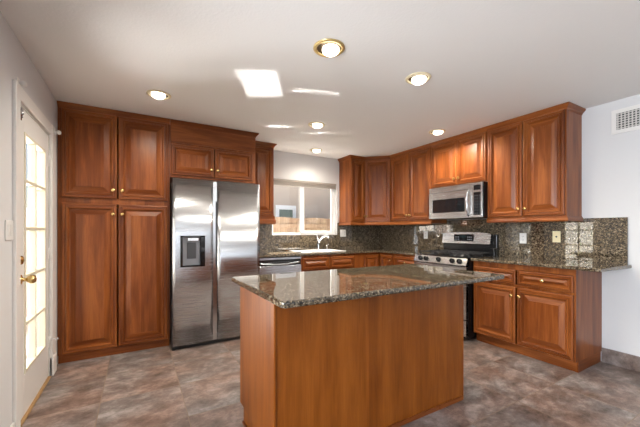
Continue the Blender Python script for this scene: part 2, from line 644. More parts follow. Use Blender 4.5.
stp.tube([(.004, d1 + .008, .325), (.06, d1 - .005, .322)], .005)
stp.lathe([(0, 0), (.010, .002), (.010, .012), (0, .015)], (.058, d1 - .005, .322), 'X')
stp.build('door_stop', [CHROME], door)
for nm, y, z, lb in (('near', 2.645, 2.165, 'small white rod bracket above the near corner of the glass door'),
                     ('far', 3.545, 2.105, 'small white rod bracket beside the hinge corner of the glass door')):
    br_ = MB()
    br_.box(LX + .0, LX + .006, y - .018, y + .018, z - .03, z + .03, .002)
    br_.tube([(LX + .004, y, z), (LX + .020, y, z)], .009)
    br_.lathe([(0, 0), (.016, .004), (.020, .018), (.014, .032), (0, .036)], (LX + .010, y, z), 'X', 16)
    o = br_.build('rod_bracket', WHITE)
    if nm == 'far':
        for v in o.data.vertices:
            v.co.x += .019
    else:
        pass
    tag(o, lb, 'bracket', 'rod brackets over the glass door')

# ------------------------------------------------------------------ the window over the sink
win = thing('window_1', 'white sliding window over the sink', 'window', (0, BY, 0))
del win['category']
struct(win)
fy0, fy1 = .055, .115
f = MB()
f.box(WX0, WX0 + .035, fy0 + .001, fy1 - .001, WZ0 + .001, WZ1 - .001, .003)
f.box(WX1 - .035, WX1, fy0 + .001, fy1 - .001, WZ0 + .001, WZ1 - .001, .003)
f.box(WX0, WX1, fy0, fy1, WZ0, WZ0 + .03, .003)
f.box(WX0, WX1, fy0, fy1, WZ1 - .035, WZ1, .003)
f.build('window_frame', VINYL, win)
s_ = MB()
sx0, sx1 = 2.225, WX1 - .035
s_.box(sx0, sx0 + .06, fy0 - .017, fy0 + .019, WZ0 + .021, WZ1 - .031, .003)
s_.box(sx1 - .045, sx1, fy0 - .017, fy0 + .019, WZ0 + .021, WZ1 - .031, .003)
s_.box(sx0, sx1, fy0 - .018, fy0 + .02, WZ0 + .02, WZ0 + .065, .003)
s_.box(sx0, sx1, fy0 - .018, fy0 + .02, WZ1 - .08, WZ1 - .03, .003)
sa = s_.build('window_sash', VINYL, win)
B(sx0 + .05, sx1 - .04, fy0, fy0 + .004, WZ0 + .055, WZ1 - .07).build('sash_glass', GLASS, sa)
B(WX0 + .03, sx0 + .02, fy0 + .04, fy0 + .044, WZ0 + .025, WZ1 - .03).build('pane', GLASS, win)
B(WX0, WX1, -.002, fy0, WZ0, WZ0 + .006).build('sill', WHITE, win)
bl = thing('roller_blind', 'grey fabric blind pulled up at the top of the sink window', 'blind', (0, BY, 0))
f = MB()
for i in range(5):
    z = 1.935 + i * .011
    f.box(WX0 + .01, WX1 - .01, .004 + .003 * (i % 2), .040 - .003 * (i % 2), z, z + .0095, .003)
f.build('folded_fabric', FABRIC, bl)
B(WX0 + .005, WX1 - .005, .002, .045, 1.992, 2.022, .003).build('head_rail', FABRIC, bl)

# ------------------------------------------------------------------ outside
struct(B(-14, 14, BY + .14, 14, -.22, -.12).build('yard_ground', CONC))
struct(B(-9, FX - .11, -8, BY + .14, -.22, -.12).build('patio_slab', CONC))
struct(B(FX - .1, LX - .121, LWE + .121, BY + .14, -.22, -.06).build('patio_step', CONC))
struct(B(-3.6, -3.0, LWE + .2, 9, -.119, -.06).build('lawn_strip', GRASS))
struct(B(-4.7, -4.5, -2, 11, -.12, 2.6).build('garden_wall', WSTUC))
nh = thing('neighbour_house', 'tan stucco house wall seen through the sink window', 'house', (2, 8.2, -.12))
B(-1.2, 7, 0, .2, 0, 4.2).build('wall', STUCCO, nh)
nw = MB()
X0, X1, Z0, Z1 = 1.32, 1.94, 1.40, 2.08
nw.box(X0, X0 + .10, -.03, -.001, Z0 + .08, Z1 - .12); nw.box(X1 - .10, X1, -.03, -.001, Z0 + .08, Z1 - .12)
nw.box(X0, X1, -.03, -.001, Z1 - .12, Z1); nw.box(X0, X1, -.03, -.001, Z0, Z0 + .08)
nwf = nw.build('window', VINYL, nh, 'white framed window')
B(X0 + .09, X1 - .09, -.015, -.002, Z0 + .07, Z1 - .11).build('pane', plain('far_glass', (.16, .20, .17), .1), nwf)
fe = thing('wooden_fence', 'tan board fence outside the sink window', 'fence', (0, 7.0, -.12))
fm = MB()
x = 0.3
while x < 8:
    fm.box(x, x + .135, 0, .02, 0.02, 1.68 + .012 * math.sin(x * 7))
    x += .14
fm.build('boards', FENCEW, fe)
B(.3, 8, -.045, -.001, 1.43, 1.53).build('rail', FENCEW, fe)

pf = thing('side_yard_fence', 'pale pinkish board fence seen through the glass door', 'fence', (-4.4, 6.3, -.12))
fm = MB()
x = 0.0
while x < 4.3:
    fm.box(x, x + .15, 0, .022, 0.0, 1.72)
    x += .155
fm.build('boards', plain('pale_fence', (.50, .42, .39), .8), pf)
B(0, 4.35, .022, .06, 1.35, 1.44).build('rail', MATS['pale_fence'], pf)

# ------------------------------------------------------------------ cabinet parts


def door_mesh(w, h, t=.022, frame=.058, raised=True, horiz=False):
    """raised panel front, lower left at (0,0), lying in local x/z, front towards -y"""
    fr = min(frame, w * .30, h * .30)
    g = fr * .16
    prof = [(0.0, 0.0), (0.0, -t + .007), (.003, -t + .002), (.008, -t), (fr * .34, -t), (fr * .36, -t + .007), (fr * .50, -t + .007),
            (fr * .56, -t - .002), (fr * .76, -t - .002), (fr * .84, -t + .005), (fr * .98, -t + .018), (fr + g, -t + .018)]
    sl = min(.042, fr * .68)
    prof += [(fr + g + sl, -t + .003), (fr + g + sl + .001, -t), (fr + g + sl + .003, -t)]
    b = bmesh.new()
    rings = []
    for d, y in prof:
        rings.append([b.verts.new(p) for p in ((d, y, d), (w - d, y, d), (w - d, y, h - d), (d, y, h - d))])
    for A, Bq in zip(rings, rings[1:]):
        for k in range(4):
            fq = b.faces.new([A[k], A[(k + 1) % 4], Bq[(k + 1) % 4], Bq[k]])
            fq.material_index = 1 if k in (0, 2) else 0
    fc = b.faces.new(rings[-1])
    fc.material_index = 1 if horiz else 0
    if horiz:
        for fq in b.faces:
            d = fq.calc_center_median()
            fq.material_index = 1 if (fq.material_index == 1) else 0
    b.faces.new(rings[0][::-1])
    bmesh.ops.recalc_face_normals(b, faces=b.faces[:])
    return b


def add_door(parent, x0, x1, z0, z1, y=0.0, knob=None, name='door', horiz=False, frame=.058, rot=None, mats=None):
    b = door_mesh(x1 - x0, z1 - z0, frame=frame, horiz=horiz)
    me = bpy.data.meshes.new(name)
    b.to_mesh(me)
    b.free()
    for m in (mats or (WV, WH)):
        me.materials.append(m)
    o = bpy.data.objects.new(name, me)
    COL.objects.link(o)
    o.parent = parent
    o.location = (x0, y, z0)
    if rot:
        o.rotation_euler = (0, 0, rot)
    if knob:
        kx, kz, km = knob
        k = MB()
        k.lathe([(.010, 0), (.008, .004), (.0065, .010), (.015, .017), (.0185, .023), (.0170, .029), (.010, .033), (0, .034)],
                (kx - x0, -.020, kz - z0), '-Y', 16)
        k.build('knob', km, o)
    return o


def crown(parent, pts, z1=2.437, h=.052, out=.034, name='crown_moulding'):
    """pts: (x, y, nx, ny) along the cabinet top"""
    z0 = z1 - h
    prof = [(-.004, z0), (.004, z0), (.007, z0 + .010), (.012, z0 + .018), (.024, z0 + .030), (out - .004, z0 + .036),
            (out, z0 + .040), (out, z1), (-.004, z1)]
    MB().extrude_profile(prof, pts).build(name, WH, parent)


def rail(parent, pts, z0=1.330, z1=1.383, out=.020):
    prof = [(-.004, z0), (out - .008, z0), (out - .002, z0 + .006), (out, z0 + .016), (out - .004, z0 + .028), (.006, z1 - .006), (.004, z1), (-.004, z1)]
    MB().extrude_profile(prof, pts).build('light_rail', WH, parent)


def carcass(parent, w, d, z0, z1, left=.016, right=.016, top=.030, bottom=.016, mid=(), top_depth=None):
    """open-fronted box with a narrow front edge; the doors close it and the gaps between them are real"""
    m = MB()
    m.box(0, left, 0, d, z0, z1)
    m.box(w - right, w, 0, d, z0, z1)
    m.box(left, w - right, 0, top_depth or d, z1 - top, z1)
    m.box(left, w - right, 0, d, z0, z0 + bottom)
    m.box(left, w - right, d - .012, d, z0 + bottom, z1 - top)
    for za, zb in mid:
        m.box(left, w - right, 0.0, top_depth or d - .012, za, zb)
    m.build('carcass', WV, parent)


# ---- tall pantry cabinet
P = thing('pantry_cabinet', 'tall cherry pantry cabinet with four doors between glass door wall and refrigerator', 'cabinet', (-.645, 3.74, 0))
pw = .942
carcass(P, pw, .645, .078, 2.40, .030, .024, mid=((1.499, 1.560),))
B(.004, pw - .004, .012, .06, 0.001, .078).build('toe_kick', WH, P)
for (a, b_, kx) in ((.030, .464, .432), (.476, .920, .510)):
    add_door(P, a, b_, .085, 1.503, 0, (kx, 1.405, BRASS))
    add_door(P, a, b_, 1.556, 2.384, 0, (kx, 1.640, BRASS))
crown(P, [(0, 0, 0, -1), (pw, 0, 0, -1)])
# ---- cabinet over the refrigerator
P = thing('overhead_cabinet', 'cherry two-door cabinet with tall blank top panel above the refrigerator', 'cabinet', (.299, 3.74, 0))
pw = .951
carcass(P, pw, .645, 1.822, 2.40, .012, .046, .223, .024)
B(.008, pw - .004, -.010, 0, 2.200, 2.386, .002).build('frieze_panel', WH, P)
add_door(P, .010, .453, 1.845, 2.178, 0, (.425, 1.930, BRASS), frame=.052)
add_door(P, .464, .908, 1.845, 2.178, 0, (.494, 1.930, BRASS), frame=.052)
crown(P, [(0, 0, 0, -1), (pw, 0, 1, -1), (pw, .645, 1, 0)])
# ---- narrow wall cabinet left of the window
P = thing('wall_cabinet', 'narrow cherry wall cabinet between refrigerator and the left of the window', 'cabinet', (1.262, 4.07, 0), group='cherry wall cabinets')
carcass(P, .358, .325, 1.36, 2.40, bottom=.10)
add_door(P, .012, .346, 1.462, 2.384)
prof = [(-.004, 1.33), (.008, 1.33), (.024, 1.345), (.024, 1.385), (.012, 1.40), (.012, 1.435), (.004, 1.445), (-.004, 1.445)]
MB().extrude_profile(prof, [(0, 0, 0, -1), (.358, 0, 1, -1), (.358, .325, 1, 0)]).build('light_rail', WH, P)
crown(P, [(0, 0, 0, -1), (.358, 0, 1, -1), (.358, .325, 1, 0)])
# ---- narrow wall cabinet right of the window
P = thing('wall_cabinet', 'narrow cherry wall cabinet just right of the window with a lit end panel', 'cabinet', (2.922, 4.07, 0), group='cherry wall cabinets')
carcass(P, .276, .325, 1.345, 2.40, bottom=.045)
add_door(P, .010, .270, 1.392, 2.384, 0, (.245, 1.48, BRASS_D))
rail(P, [(0, .325, -1, 0), (0, 0, -1, -1), (.276, 0, -.3, -1)])
crown(P, [(0, .325, -1, 0), (0, 0, -1, -1), (.276, 0, -.3, -1)])
# ---- diagonal corner wall cabinet
P = thing('corner_wall_cabinet', 'cherry wall cabinet set diagonally across the back right corner', 'cabinet', (0, 0, 0), group='cherry wall cabinets')
ax, ay, bx_, by_ = 3.200, 4.07, 3.488, 3.772
MB().prism([(ax, ay), (bx_, by_), (RX - .004, by_), (RX - .004, BY - .006), (ax, BY - .006)], 1.345, 2.40).build('carcass', WV, P)
L = math.hypot(bx_ - ax, by_ - ay)
ang = math.atan2(by_ - ay, bx_ - ax)
ux, uy = math.cos(ang), math.sin(ang)
nx, ny = uy, -ux
dd = add_door(P, 0, L - .020, 1.392, 2.384, 0, (.030, 1.48, BRASS_D), rot=ang)
dd.location = (ax + ux * .010 + nx * .0005, ay + uy * .010 + ny * .0005, 1.392)
rail(P, [(ax, ay, nx, ny), (bx_, by_, nx, ny)])
crown(P, [(ax, ay, nx, ny), (bx_, by_, nx, ny)])
# ---- wall cabinets on the right wall
UX = 3.488
UD = RX - .004 - UX


def right_wall_cab(label, y0, y1, z0, doors, knobz, rails=True, end=False, name='wall_cabinet', fr=.058):
    P = thing(name, label, 'cabinet', (UX, y0, 0), R90, 'cherry wall cabinets')
    w = y0 - y1
    carcass(P, w, UD, z0, 2.40, bottom=.016 if not rails else .045)
    for (a, b_, kx) in doors:
        add_door(P, a, b_, z0 + (.047 if rails else .012), 2.384, 0, (kx, knobz, BRASS if end else BRASS_D), frame=fr)
    pts = [(0, 0, 0, -1), (w, 0, 1 if end else 0, -1)] + ([(w, UD, 1, 0)] if end else [])
    if rails:
        rail(P, pts)
    crown(P, pts)
    return P


right_wall_cab('cherry two-door wall cabinet between the corner cabinet and the microwave', 3.770, 2.962, 1.345,
               ((.010, .402, .375), (.412, .800, .438)), 1.47)
right_wall_cab('short cherry two-door cabinet directly above the microwave', 2.960, 2.166, 1.812,
               ((.010, .402, .375), (.412, .786, .438)), 1.90, rails=False)
right_wall_cab('cherry two-door wall cabinet at the right end beside the air vent', 2.164, 1.392, 1.345,
               ((.012, .382, .355), (.392, .760, .420)), 1.47, end=True)

# ---- base cabinets
BX, BFY = 3.270, 3.785       # face frame planes of the right run and the back run
# sink base
P = thing('sink_base_cabinet', 'cherry base cabinet under the sink and window', 'cabinet', (1.902, BFY, 0), group='cherry base cabinets')
carcass(P, .885, .60, .10, .902, mid=((.690, .705),), top_depth=.02)
B(.0, .885, .06, .09, .001, .10).build('toe_kick', WH, P)
for a, b_, kx in ((.012, .436, .40), (.448, .870, .48)):
    add_door(P, a, b_, .705, .872, 0, None, 'false_drawer_front', True, .040)
    add_door(P, a, b_, .125, .690, 0, (kx, .64, BRASS))
# corner base
P = thing('corner_base_cabinet', 'cherry L-shaped base cabinet in the back right corner', 'cabinet', (0, 0, 0), group='cherry base cabinets')
MB().prism([(2.790, BFY), (BX, BFY), (BX, 3.452), (RX - .004, 3.452), (RX - .004, BY - .006), (2.790, BY - .006)], .10, .902).build('carcass', WV, P)
MB().prism([(2.790, BFY + .06), (BX + .06, BFY + .06), (BX + .06, 3.452), (BX + .10, 3.452), (BX + .10, BFY + .10), (2.790, BFY + .10)], .001, .10).build('toe_kick', WH, P)
add_door(P, 2.965, 3.246, .125, .872, BFY)
dd = add_door(P, 0, .275, .125, .872, 0, (.245, .80, BRASS))
dd.rotation_euler = (0, 0, R90)
dd.location = (BX, BFY - .026, .125)
# drawer base left of the range


def right_base(label, y0, y1, name='base_cabinet'):
    P = thing(name, label, 'cabinet', (BX, y0, 0), R90, 'cherry base cabinets')
    w = y0 - y1
    return P, w


P, w = right_base('narrow cherry drawer cabinet between the corner and the left of the range', 3.450, 2.972, 'drawer_cabinet')
carcass(P, w, RX - .004 - BX, .10, .902, mid=((.407, .420), (.692, .705)))
B(0, w, .06, .09, .001, .10).build('toe_kick', WH, P)
for z0, z1 in ((.705, .872), (.420, .692), (.125, .407)):
    add_door(P, .012, w - .012, z0, z1, 0, (w / 2, (z0 + z1) / 2, BRASS), 'drawer', True, .042)
# right base
P, w = right_base('cherry base cabinet with two drawers over two doors right of the range', 2.192, 1.236)
carcass(P, w, RX - .004 - BX, .10, .902, .016, .018, .050, mid=((.680, .702),))
B(0, w - .015, .055, .09, .001, .10).build('toe_kick', WH, P)
B(w - .015, w - .004, .055, RX - .02 - BX, .001, .10).build('toe_kick', WH, P)
for a, b_, kx, dk in ((.014, .462, .430, None), (.476, .942, .508, .715)):
    add_door(P, a, b_, .703, .848, 0, ((a + b_) / 2, .778, BRASS), 'drawer', True, .040)
    add_door(P, a, b_, .112, .678, 0, (kx, .592, BRASS))

# ---- island
P = thing('kitchen_island', 'cherry kitchen island base with plain panels in the middle of the floor', 'island', (0, 0, 0))
ix0, ix1, iy0, iy1 = .590, 2.075, 1.475, 2.060
B(ix0 + .014, ix1 - .014, iy0 + .014, iy1, .10, .902).build('carcass', WI, P)
B(ix0 + .011, ix1 - .011, iy0, iy0 + .013, .001, .903).build('front_panel', WI, P)
MB().prism([(ix0, iy0 + .041), (ix0 + .013, iy0 + .041), (ix0 + .013, iy1 + .018), (ix0, iy1 + .018)], .10, .903).build('side_panel', WI, P)
B(ix0 + .002, ix0 + .013, iy0 + .041, iy1 - .055, .001, .10).build('side_panel', WI, P)
B(ix1 - .013, ix1, iy0 + .014, iy1 + .018, .10, .903).build('side_panel', WI, P)
B(ix0 - .003, ix0 + .010, iy0 - .004, iy0 + .040, .001, .903, .003).build('corner_trim', WI, P)
B(ix1 - .010, ix1 + .003, iy0 - .003, iy0 + .012, .001, .903, .002).build('corner_trim', WI, P)
sm = MB()
sm.box(ix0 + .022, 1.80, iy0 - .012, iy0 - .0005, .001, .030, .003)
sm.box(1.805, ix1 - .012, iy0 - .012, iy0 - .0005, .001, .030, .003)
sm.box(ix0 - .010, ix0 - .0005, iy0 + .042, iy1 - .06, .001, .020, .003)
sm.build('shoe_moulding', WH, P)
B(ix0 + .014, ix1 - .014, iy1 - .06, iy1 - .05, .001, .10).build('toe_kick', WI, P)
for a, b_ in ((.03, .51), (.52, 1.0), (1.01, 1.455)):
    dd = add_door(P, 0, b_ - a, .125, .872, 0, ((b_ - a) - .03, .80, BRASS))
    dd.rotation_euler = (0, 0, PI)
    dd.location = (ix0 + b_, iy1, .125)

# ---- countertops


def rounded(x0, x1, y0, y1, r, n=5):
    pts = []
    for cx, cy, a0 in ((x1 - r, y1 - r, 0), (x0 + r, y1 - r, 90), (x0 + r, y0 + r, 180), (x1 - r, y0 + r, 270)):
        for i in range(n + 1):
            a = math.radians(a0 + 90 * i / n)
            pts.append((cx + r * math.cos(a), cy + r * math.sin(a)))
    return pts


t = MB().prism(rounded(.532, 2.212, 1.240, 2.102, .024), .903, CT, .011, 4).build('island_countertop', GR)
tag(t, 'polished brown granite slab on the kitchen island', 'countertop', 'granite countertops')
SX0, SX1, SY0, SY1 = 1.96, 2.66, 3.86, 4.27     # sink cut-out
CF, CR = 3.742, 3.222
c = MB()
c.prism([(1.285, CF), (CR, CF), (CR, SY0), (1.285, SY0)], .905, CT, .010, 4, edges=[0])
c.prism([(1.285, SY0), (SX0, SY0), (SX0, SY1), (1.285, SY1)], .905, CT)
c.prism([(SX1, SY0), (CR, SY0), (CR, SY1), (SX1, SY1)], .905, CT)
c.prism([(1.285, SY1), (CR, SY1), (CR, BY - .002), (1.285, BY - .002)], .905, CT)
c.prism([(CR, 2.970), (RX - .002, 2.970), (RX - .002, BY - .002), (CR, BY - .002), (CR, CF)], .905, CT, .010, 4, edges=[4])
tag(c.build('corner_countertop', GR), 'L-shaped brown granite countertop running under the window to the range', 'countertop', 'granite countertops')
c = MB()
c.prism([(CR, 1.050), (RX - .002, 1.028), (RX - .002, 2.196), (CR, 2.196)], .905, CT, .010, 4, edges=[0, 3])
tag(c.build('side_countertop', GR), 'brown granite countertop right of the range overhanging at its near end', 'countertop', 'granite countertops')
# ---- backsplashes
c = MB()
yb0, yb1 = BY - .020, BY - .0005
c.box(1.285, WX0 - .012, yb0, yb1, CT, 1.372)
c.box(WX1 + .012, RX - .0215, yb0, yb1, CT, 1.372)
c.box(WX0 - .012, WX1 + .012, yb0, yb1, CT, WZ0 - .002)
tag(c.build('granite_backsplash', GR), 'granite backsplash under and beside the sink window', 'backsplash', 'granite backsplashes')
c = MB()
c.box(RX - .020, RX - .0005, 1.052, BY - .001, CT, 1.345)
c.box(RX - .020, RX - .0005, 1.052, 1.385, 1.345, 1.362)
c.box(RX - .020, RX - .0005, 2.170, 2.955, 1.345, 1.39)
tag(c.build('granite_backsplash', GR), 'granite backsplash along the right wall behind the range', 'backsplash', 'granite backsplashes')

# ------------------------------------------------------------------ refrigerator
P = thing('refrigerator', 'stainless side-by-side refrigerator with dispenser next to the pantry cabinet', 'refrigerator', (.306, 3.545, 0))
FW = .930
B(.004, FW - .004, .055, .80, .03, 1.765, .004).build('body', DARKP, P)
B(.01, FW - .01, .03, .10, .004, .045).build('base_grille', BLACKM, P)


def bowed_door(x0, x1, z0, z1, hole=None, bow=.009, n=12):
    """door with a softly bowed front; hole = (x0, x1, z0, z1) leaves an opening in the front"""
    b = bmesh.new()

    def fy(x):
        t = (x - x0) / (x1 - x0) * 2 - 1
        return -bow * (1 - t * t) - .004 * (1 - abs(t) ** 8)
    xs = [x0 + (x1 - x0) * i / n for i in range(n + 1)]
    zs = [z0, z1]
    if hole:
        xs = sorted(set([x for x in xs if not (hole[0] - .01 < x < hole[0] + .01 or hole[1] - .01 < x < hole[1] + .01)] + [hole[0], hole[1]]))
        zs = [z0, hole[2], hole[3], z1]
    G = [[b.verts.new((x, fy(x), z)) for x in xs] for z in zs]
    for j in range(len(zs) - 1):
        for i in range(len(xs) - 1):
            if hole and hole[0] - 1e-4 < (xs[i] + xs[i + 1]) / 2 < hole[1] + 1e-4 and j == 1:
                continue
            fq = b.faces.new([G[j][i], G[j][i + 1], G[j + 1][i + 1], G[j + 1][i]])
            fq.smooth = True
    # back and sides
    bk = .05
    bl_ = [b.verts.new((x, bk, z)) for z in (z0, z1) for x in (x0, x1)]
    b.faces.new([bl_[0], bl_[2], bl_[3], bl_[1]])
    b.faces.new([G[0][i] for i in range(len(xs) - 1, -1, -1)] + [bl_[0], bl_[1]])
    b.faces.new([G[-1][i] for i in range(len(xs))] + [bl_[3], bl_[2]])
    b.faces.new([G[j][0] for j in range(len(zs))] + [bl_[2], bl_[0]])
    b.faces.new([G[j][-1] for j in range(len(zs) - 1, -1, -1)] + [bl_[1], bl_[3]])
    m = MB()
    m.merge(b)
    return m


dz = (.072, .316, .862, 1.188)
ld = bowed_door(0, .402, .048, 1.782, dz).build('left_door', STF, P)
rd = bowed_door(.448, FW, .048, 1.782).build('right_door', STF, P)
hs = MB()
hs.box(.403, .447, .012, .05, .048, 1.775)
hs.build('handle_recess', STV, P, 'pale vertical grip channel between the doors')
B(.432, .4465, .006, .012, .84, 1.56).build('grip_dark_strip', DARKP, P, 'dark grip strip along the right door')  # dark strip on the right side of the grip channel
dp = MB()
dp.box(dz[0], dz[1], .028, .034, dz[2], dz[3])
dp.box(dz[0], dz[0] + .022, -.022, .03, dz[2], dz[3])
dp.box(dz[1] - .045, dz[1], -.022, .03, dz[2], dz[3])
dp.box(dz[0], dz[1], -.022, .03, dz[3] - .012, dz[3])
dp.box(dz[0], dz[1], -.022, .03, dz[2], dz[2] + .012)
disp = dp.build('dispenser', BGLASS, ld, 'black framed water and ice dispenser')
ib = MB()
ib.box(dz[0] + .024, dz[1] - .047, .006, .028, dz[2] + .013, dz[3] - .013, .004)
ib.build('dispenser_panel', GREYP, ld)
B(dz[0] + .066, dz[1] - .088, -.001, .007, dz[2] + .085, dz[2] + .255, .004).build('dispenser_paddle', DARKP, ld)
B(dz[0] + .070, dz[1] - .060, -.012, .010, dz[3] - .060, dz[3] - .020, .006).build('dispenser_spout', CHROME, ld)
for x in (.0, FW - .03):
    B(x, x + .03, .02, .05, 0.002, .03).build('foot', BLACKM, P)

# ------------------------------------------------------------------ dishwasher
P = thing('dishwasher', 'stainless dishwasher under the counter between refrigerator and sink cabinet', 'dishwasher', (1.292, 3.765, 0))
B(.005, .600, .030, .58, .10, .900).build('tub', BLACKM, P)
B(.0, .604, .0, .028, .115, .790, .004).build('door', ST, P)
B(.0, .604, .0, .028, .868, .896, .003).build('top_strip', ST, P)
B(.004, .600, .016, .028, .790, .868).build('handle_recess', BLACK, P, 'black recessed handle pocket')
hm = MB()
n = 12
prof_pts = []
for i in range(n + 1):
    x = .008 + .588 * i / n
    t_ = 2 * i / n - 1
    prof_pts.append((x, .004 - .014 * (1 - t_ * t_), .808 + .022 * t_ * t_))
hm.tube(prof_pts, .011, 8)
hm.build('handle', ST, P)
for i in range(9):
    B(.14 + .035 * i, .150 + .035 * i, .0145, .0165, .832, .838).build('button', GREYP, P)
B(.01, .594, .05, .07, .001, .10).build('toe_panel', BLACKM, P)

# ------------------------------------------------------------------ gas range
RYL = 2.966
P = thing('gas_range', 'stainless gas range with black cooktop and five knobs on the right wall', 'range', (3.195, RYL, 0), R90)
RW = .762
RDp = RX - .024 - 3.195
B(.002, RW - .002, .0, RDp, .02, .905, .003).build('body', BLACK, P)
cp = MB()
b = bmesh.new()
pr = [(-.045, .842), (-.045, .852), (-.012, .926), (.0, .930), (.01, .930), (.01, .842)]
Lr = [b.verts.new((0, y, z)) for y, z in pr]
Rr = [b.verts.new((RW, y, z)) for y, z in pr]
for i in range(len(pr)):
    j = (i + 1) % len(pr)
    b.faces.new([Lr[i], Lr[j], Rr[j], Rr[i]])
b.faces.new(Lr[::-1]); b.faces.new(Rr)
bmesh.ops.recalc_face_normals(b, faces=b.faces[:])
cp.merge(b)
cpo = cp.build('control_panel', STR, P)
tilt = Matrix.Rotation(math.radians(90 - 24), 4, 'X')
for x in (.105, .195, .385, .575, .672):
    km = MB()
    km.lathe([(.030, 0), (.030, .004), (.026, .008), (.024, .028), (.020, .032), (0, .033)], (x, -.0285, .889), tilt, 20)
    km.box(x - .003, x + .003, -.072, -.058, .892, .918)
    km.build('knob', BLACK, cpo)
od = MB().box(.004, RW - .004, -.040, -.001, .245, .832, .004).build('oven_door', STR, P)
B(.12, RW - .12, -.043, -.039, .36, .70, .001).build('oven_window', BGLASS, od)
hm = MB()
hm.tube([(.06, -.085, .785), (RW - .06, -.085, .785)], .012)
for x in (.09, RW - .09):
    hm.tube([(x, -.085, .785), (x, -.040, .785)], .009)
hm.build('handle', STR, od)
dr = MB().box(.004, RW - .004, -.040, -.001, .055, .232, .004).build('storage_drawer', STR, P)
B(.10, RW - .10, -.050, -.039, .200, .218, .003).build('handle', BLACKM, dr)
ck = MB()
ck.box(.0, RW, .005, RDp - .05, .906, .940, .006)
ck.build('cooktop', BLACK, P)
for bx0, by0 in ((.17, .15), (.59, .15), (.17, .42), (.59, .42), (.38, .28)):
    MB().lathe([(0, .026), (.030, .026), (.036, .020), (.038, .012), (.050, .008), (.055, 0)], (bx0, by0, .9405), 'Z', 20).build('burner', IRON, P)
for gx0, gx1 in ((.02, .260), (.270, .492), (.502, .742)):
    g = MB()
    z0, z1 = .966, .978
    for yy in (.045, .525):
        g.box(gx0, gx1, yy, yy + .012, z0, z1, .002)
    for xx in (gx0, gx1 - .012):
        g.box(xx, xx + .012, .045, .537, z0, z1, .002)
    xm = (gx0 + gx1) / 2
    g.box(xm - .005, xm + .005, .050, .530, z0 + .002, z1 + .002, .002)
    for yy in (.15, .285, .42):
        g.box(gx0 + .005, gx1 - .005, yy - .005, yy + .005, z0 + .002, z1 + .002, .002)
    for xx in (gx0, gx1 - .012):
        for yy in (.045, .525, .285):
            g.box(xx, xx + .012, yy, yy + .012, .9405, z0)
    g.build('grate', IRON, P)
bgm = MB()
bgm.box(.0, RW, RDp - .05, RDp, .906, 1.195, .004)
bgm.box(.70, RW + .0, RDp - .10, RDp - .05, .941, 1.03, .004)
bgo = bgm.build('backguard', BLACK, P)
b = bmesh.new()
n = 16
rows = []
for i in range(n + 1):
    x = .0 + (RW - .065) * i / n
    t_ = 2 * i / n - 1
    zt = 1.222 - .020 * t_ ** 4
    rows.append([b.verts.new(p) for p in ((x, RDp - .075, 1.075), (x, RDp - .060, zt), (x, RDp - .02, zt), (x, RDp - .045, 1.075))])
for A, Bq in zip(rows, rows[1:]):
    for j in range(4):
        fq = b.faces.new([A[j], A[(j + 1) % 4], Bq[(j + 1) % 4], Bq[j]])
b.faces.new(rows[0][::-1]); b.faces.new(rows[-1])
bmesh.ops.recalc_face_normals(b, faces=b.faces[:])
m_ = MB(); m_.merge(b)
bp_ = m_.build('control_hood', STR, P, 'stainless raised back panel with display')
dm = MB()
dm.box(.19, .475, RDp - .078, RDp - .060, 1.105, 1.195, .006)
dsp = dm.build('display', BGLASS, bp_)
B(.285, .375, RDp - .080, RDp - .077, 1.150, 1.178).build('clock_screen', LCD, dsp)
for i in range(3):
    for j in range(2):
        for xo in (.208, .392):
            B(xo + .024 * i, xo + .014 + .024 * i, RDp - .0795, RDp - .077, 1.122 + .030 * j, 1.134 + .030 * j).build('button', GREYP, dsp)

# ------------------------------------------------------------------ microwave
P = thing('microwave', 'stainless over-the-range microwave mounted under the short wall cabinet', 'microwave', (3.425, 2.930, 0), R90)
MW = .760
mz0, mz1 = 1.392, 1.806
B(.0, MW, .0, RX - .024 - 3.425, mz0, mz1, .003).build('body', BLACK, P)
vg = MB()
vg.box(.0, MW - .002, -.022, -.0005, mz1 - .070, mz1 - .002, .004)
vg.build('vent_strip', STR, P)
dmw = MB()
dw = .632
wx0, wx1, wz0, wz1 = .055, .535, 1.472, 1.645
dmw.box(.0, wx0, -.026, -.0005, mz0 + .004, mz1 - .074, .003)
dmw.box(wx1, dw, -.026, -.0005, mz0 + .004, mz1 - .074, .003)
dmw.box(wx0, wx1, -.026, -.0005, mz0 + .004, wz0)
dmw.box(wx0, wx1, -.026, -.0005, wz1, mz1 - .074)
do = dmw.build('door', STR, P)
B(wx0 - .004, wx1 + .004, -.022, -.004, wz0 - .004, wz1 + .004).build('door_window', BGLASS, do)
hm = MB()
pts = []
for i in range(11):
    t_ = i / 10 * 2 - 1
    pts.append((.590, -.026 - .040 * (1 - t_ ** 2) ** .6 - .002, 1.565 + .150 * t_))
hm.tube(pts, [.010 + .004 * (1 - abs(i / 5 - 1)) for i in range(11)], 10)
hm.build('handle', STV, do)
cpn = MB().box(dw + .003, MW - .002, -.026, -.0005, mz0 + .004, mz1 - .004, .003).build('control_panel', STR, P)
B(dw + .020, MW - .022, -.029, -.025, 1.425, 1.690, .001).build('keypad', BGLASS, cpn)
dsp = B(dw + .020, MW - .022, -.029, -.025, 1.715, 1.775, .001).build('display', BGLASS, cpn)
B(dw + .085, MW - .040, -.0305, -.029, 1.730, 1.760).build('clock_screen', LCD, dsp)
for i in range(3):
    for j in range(7):
        B(dw + .034 + .030 * i, dw + .046 + .030 * i, -.0302, -.029, 1.440 + .034 * j, 1.450 + .034 * j).build('button', BUTTON, cpn)

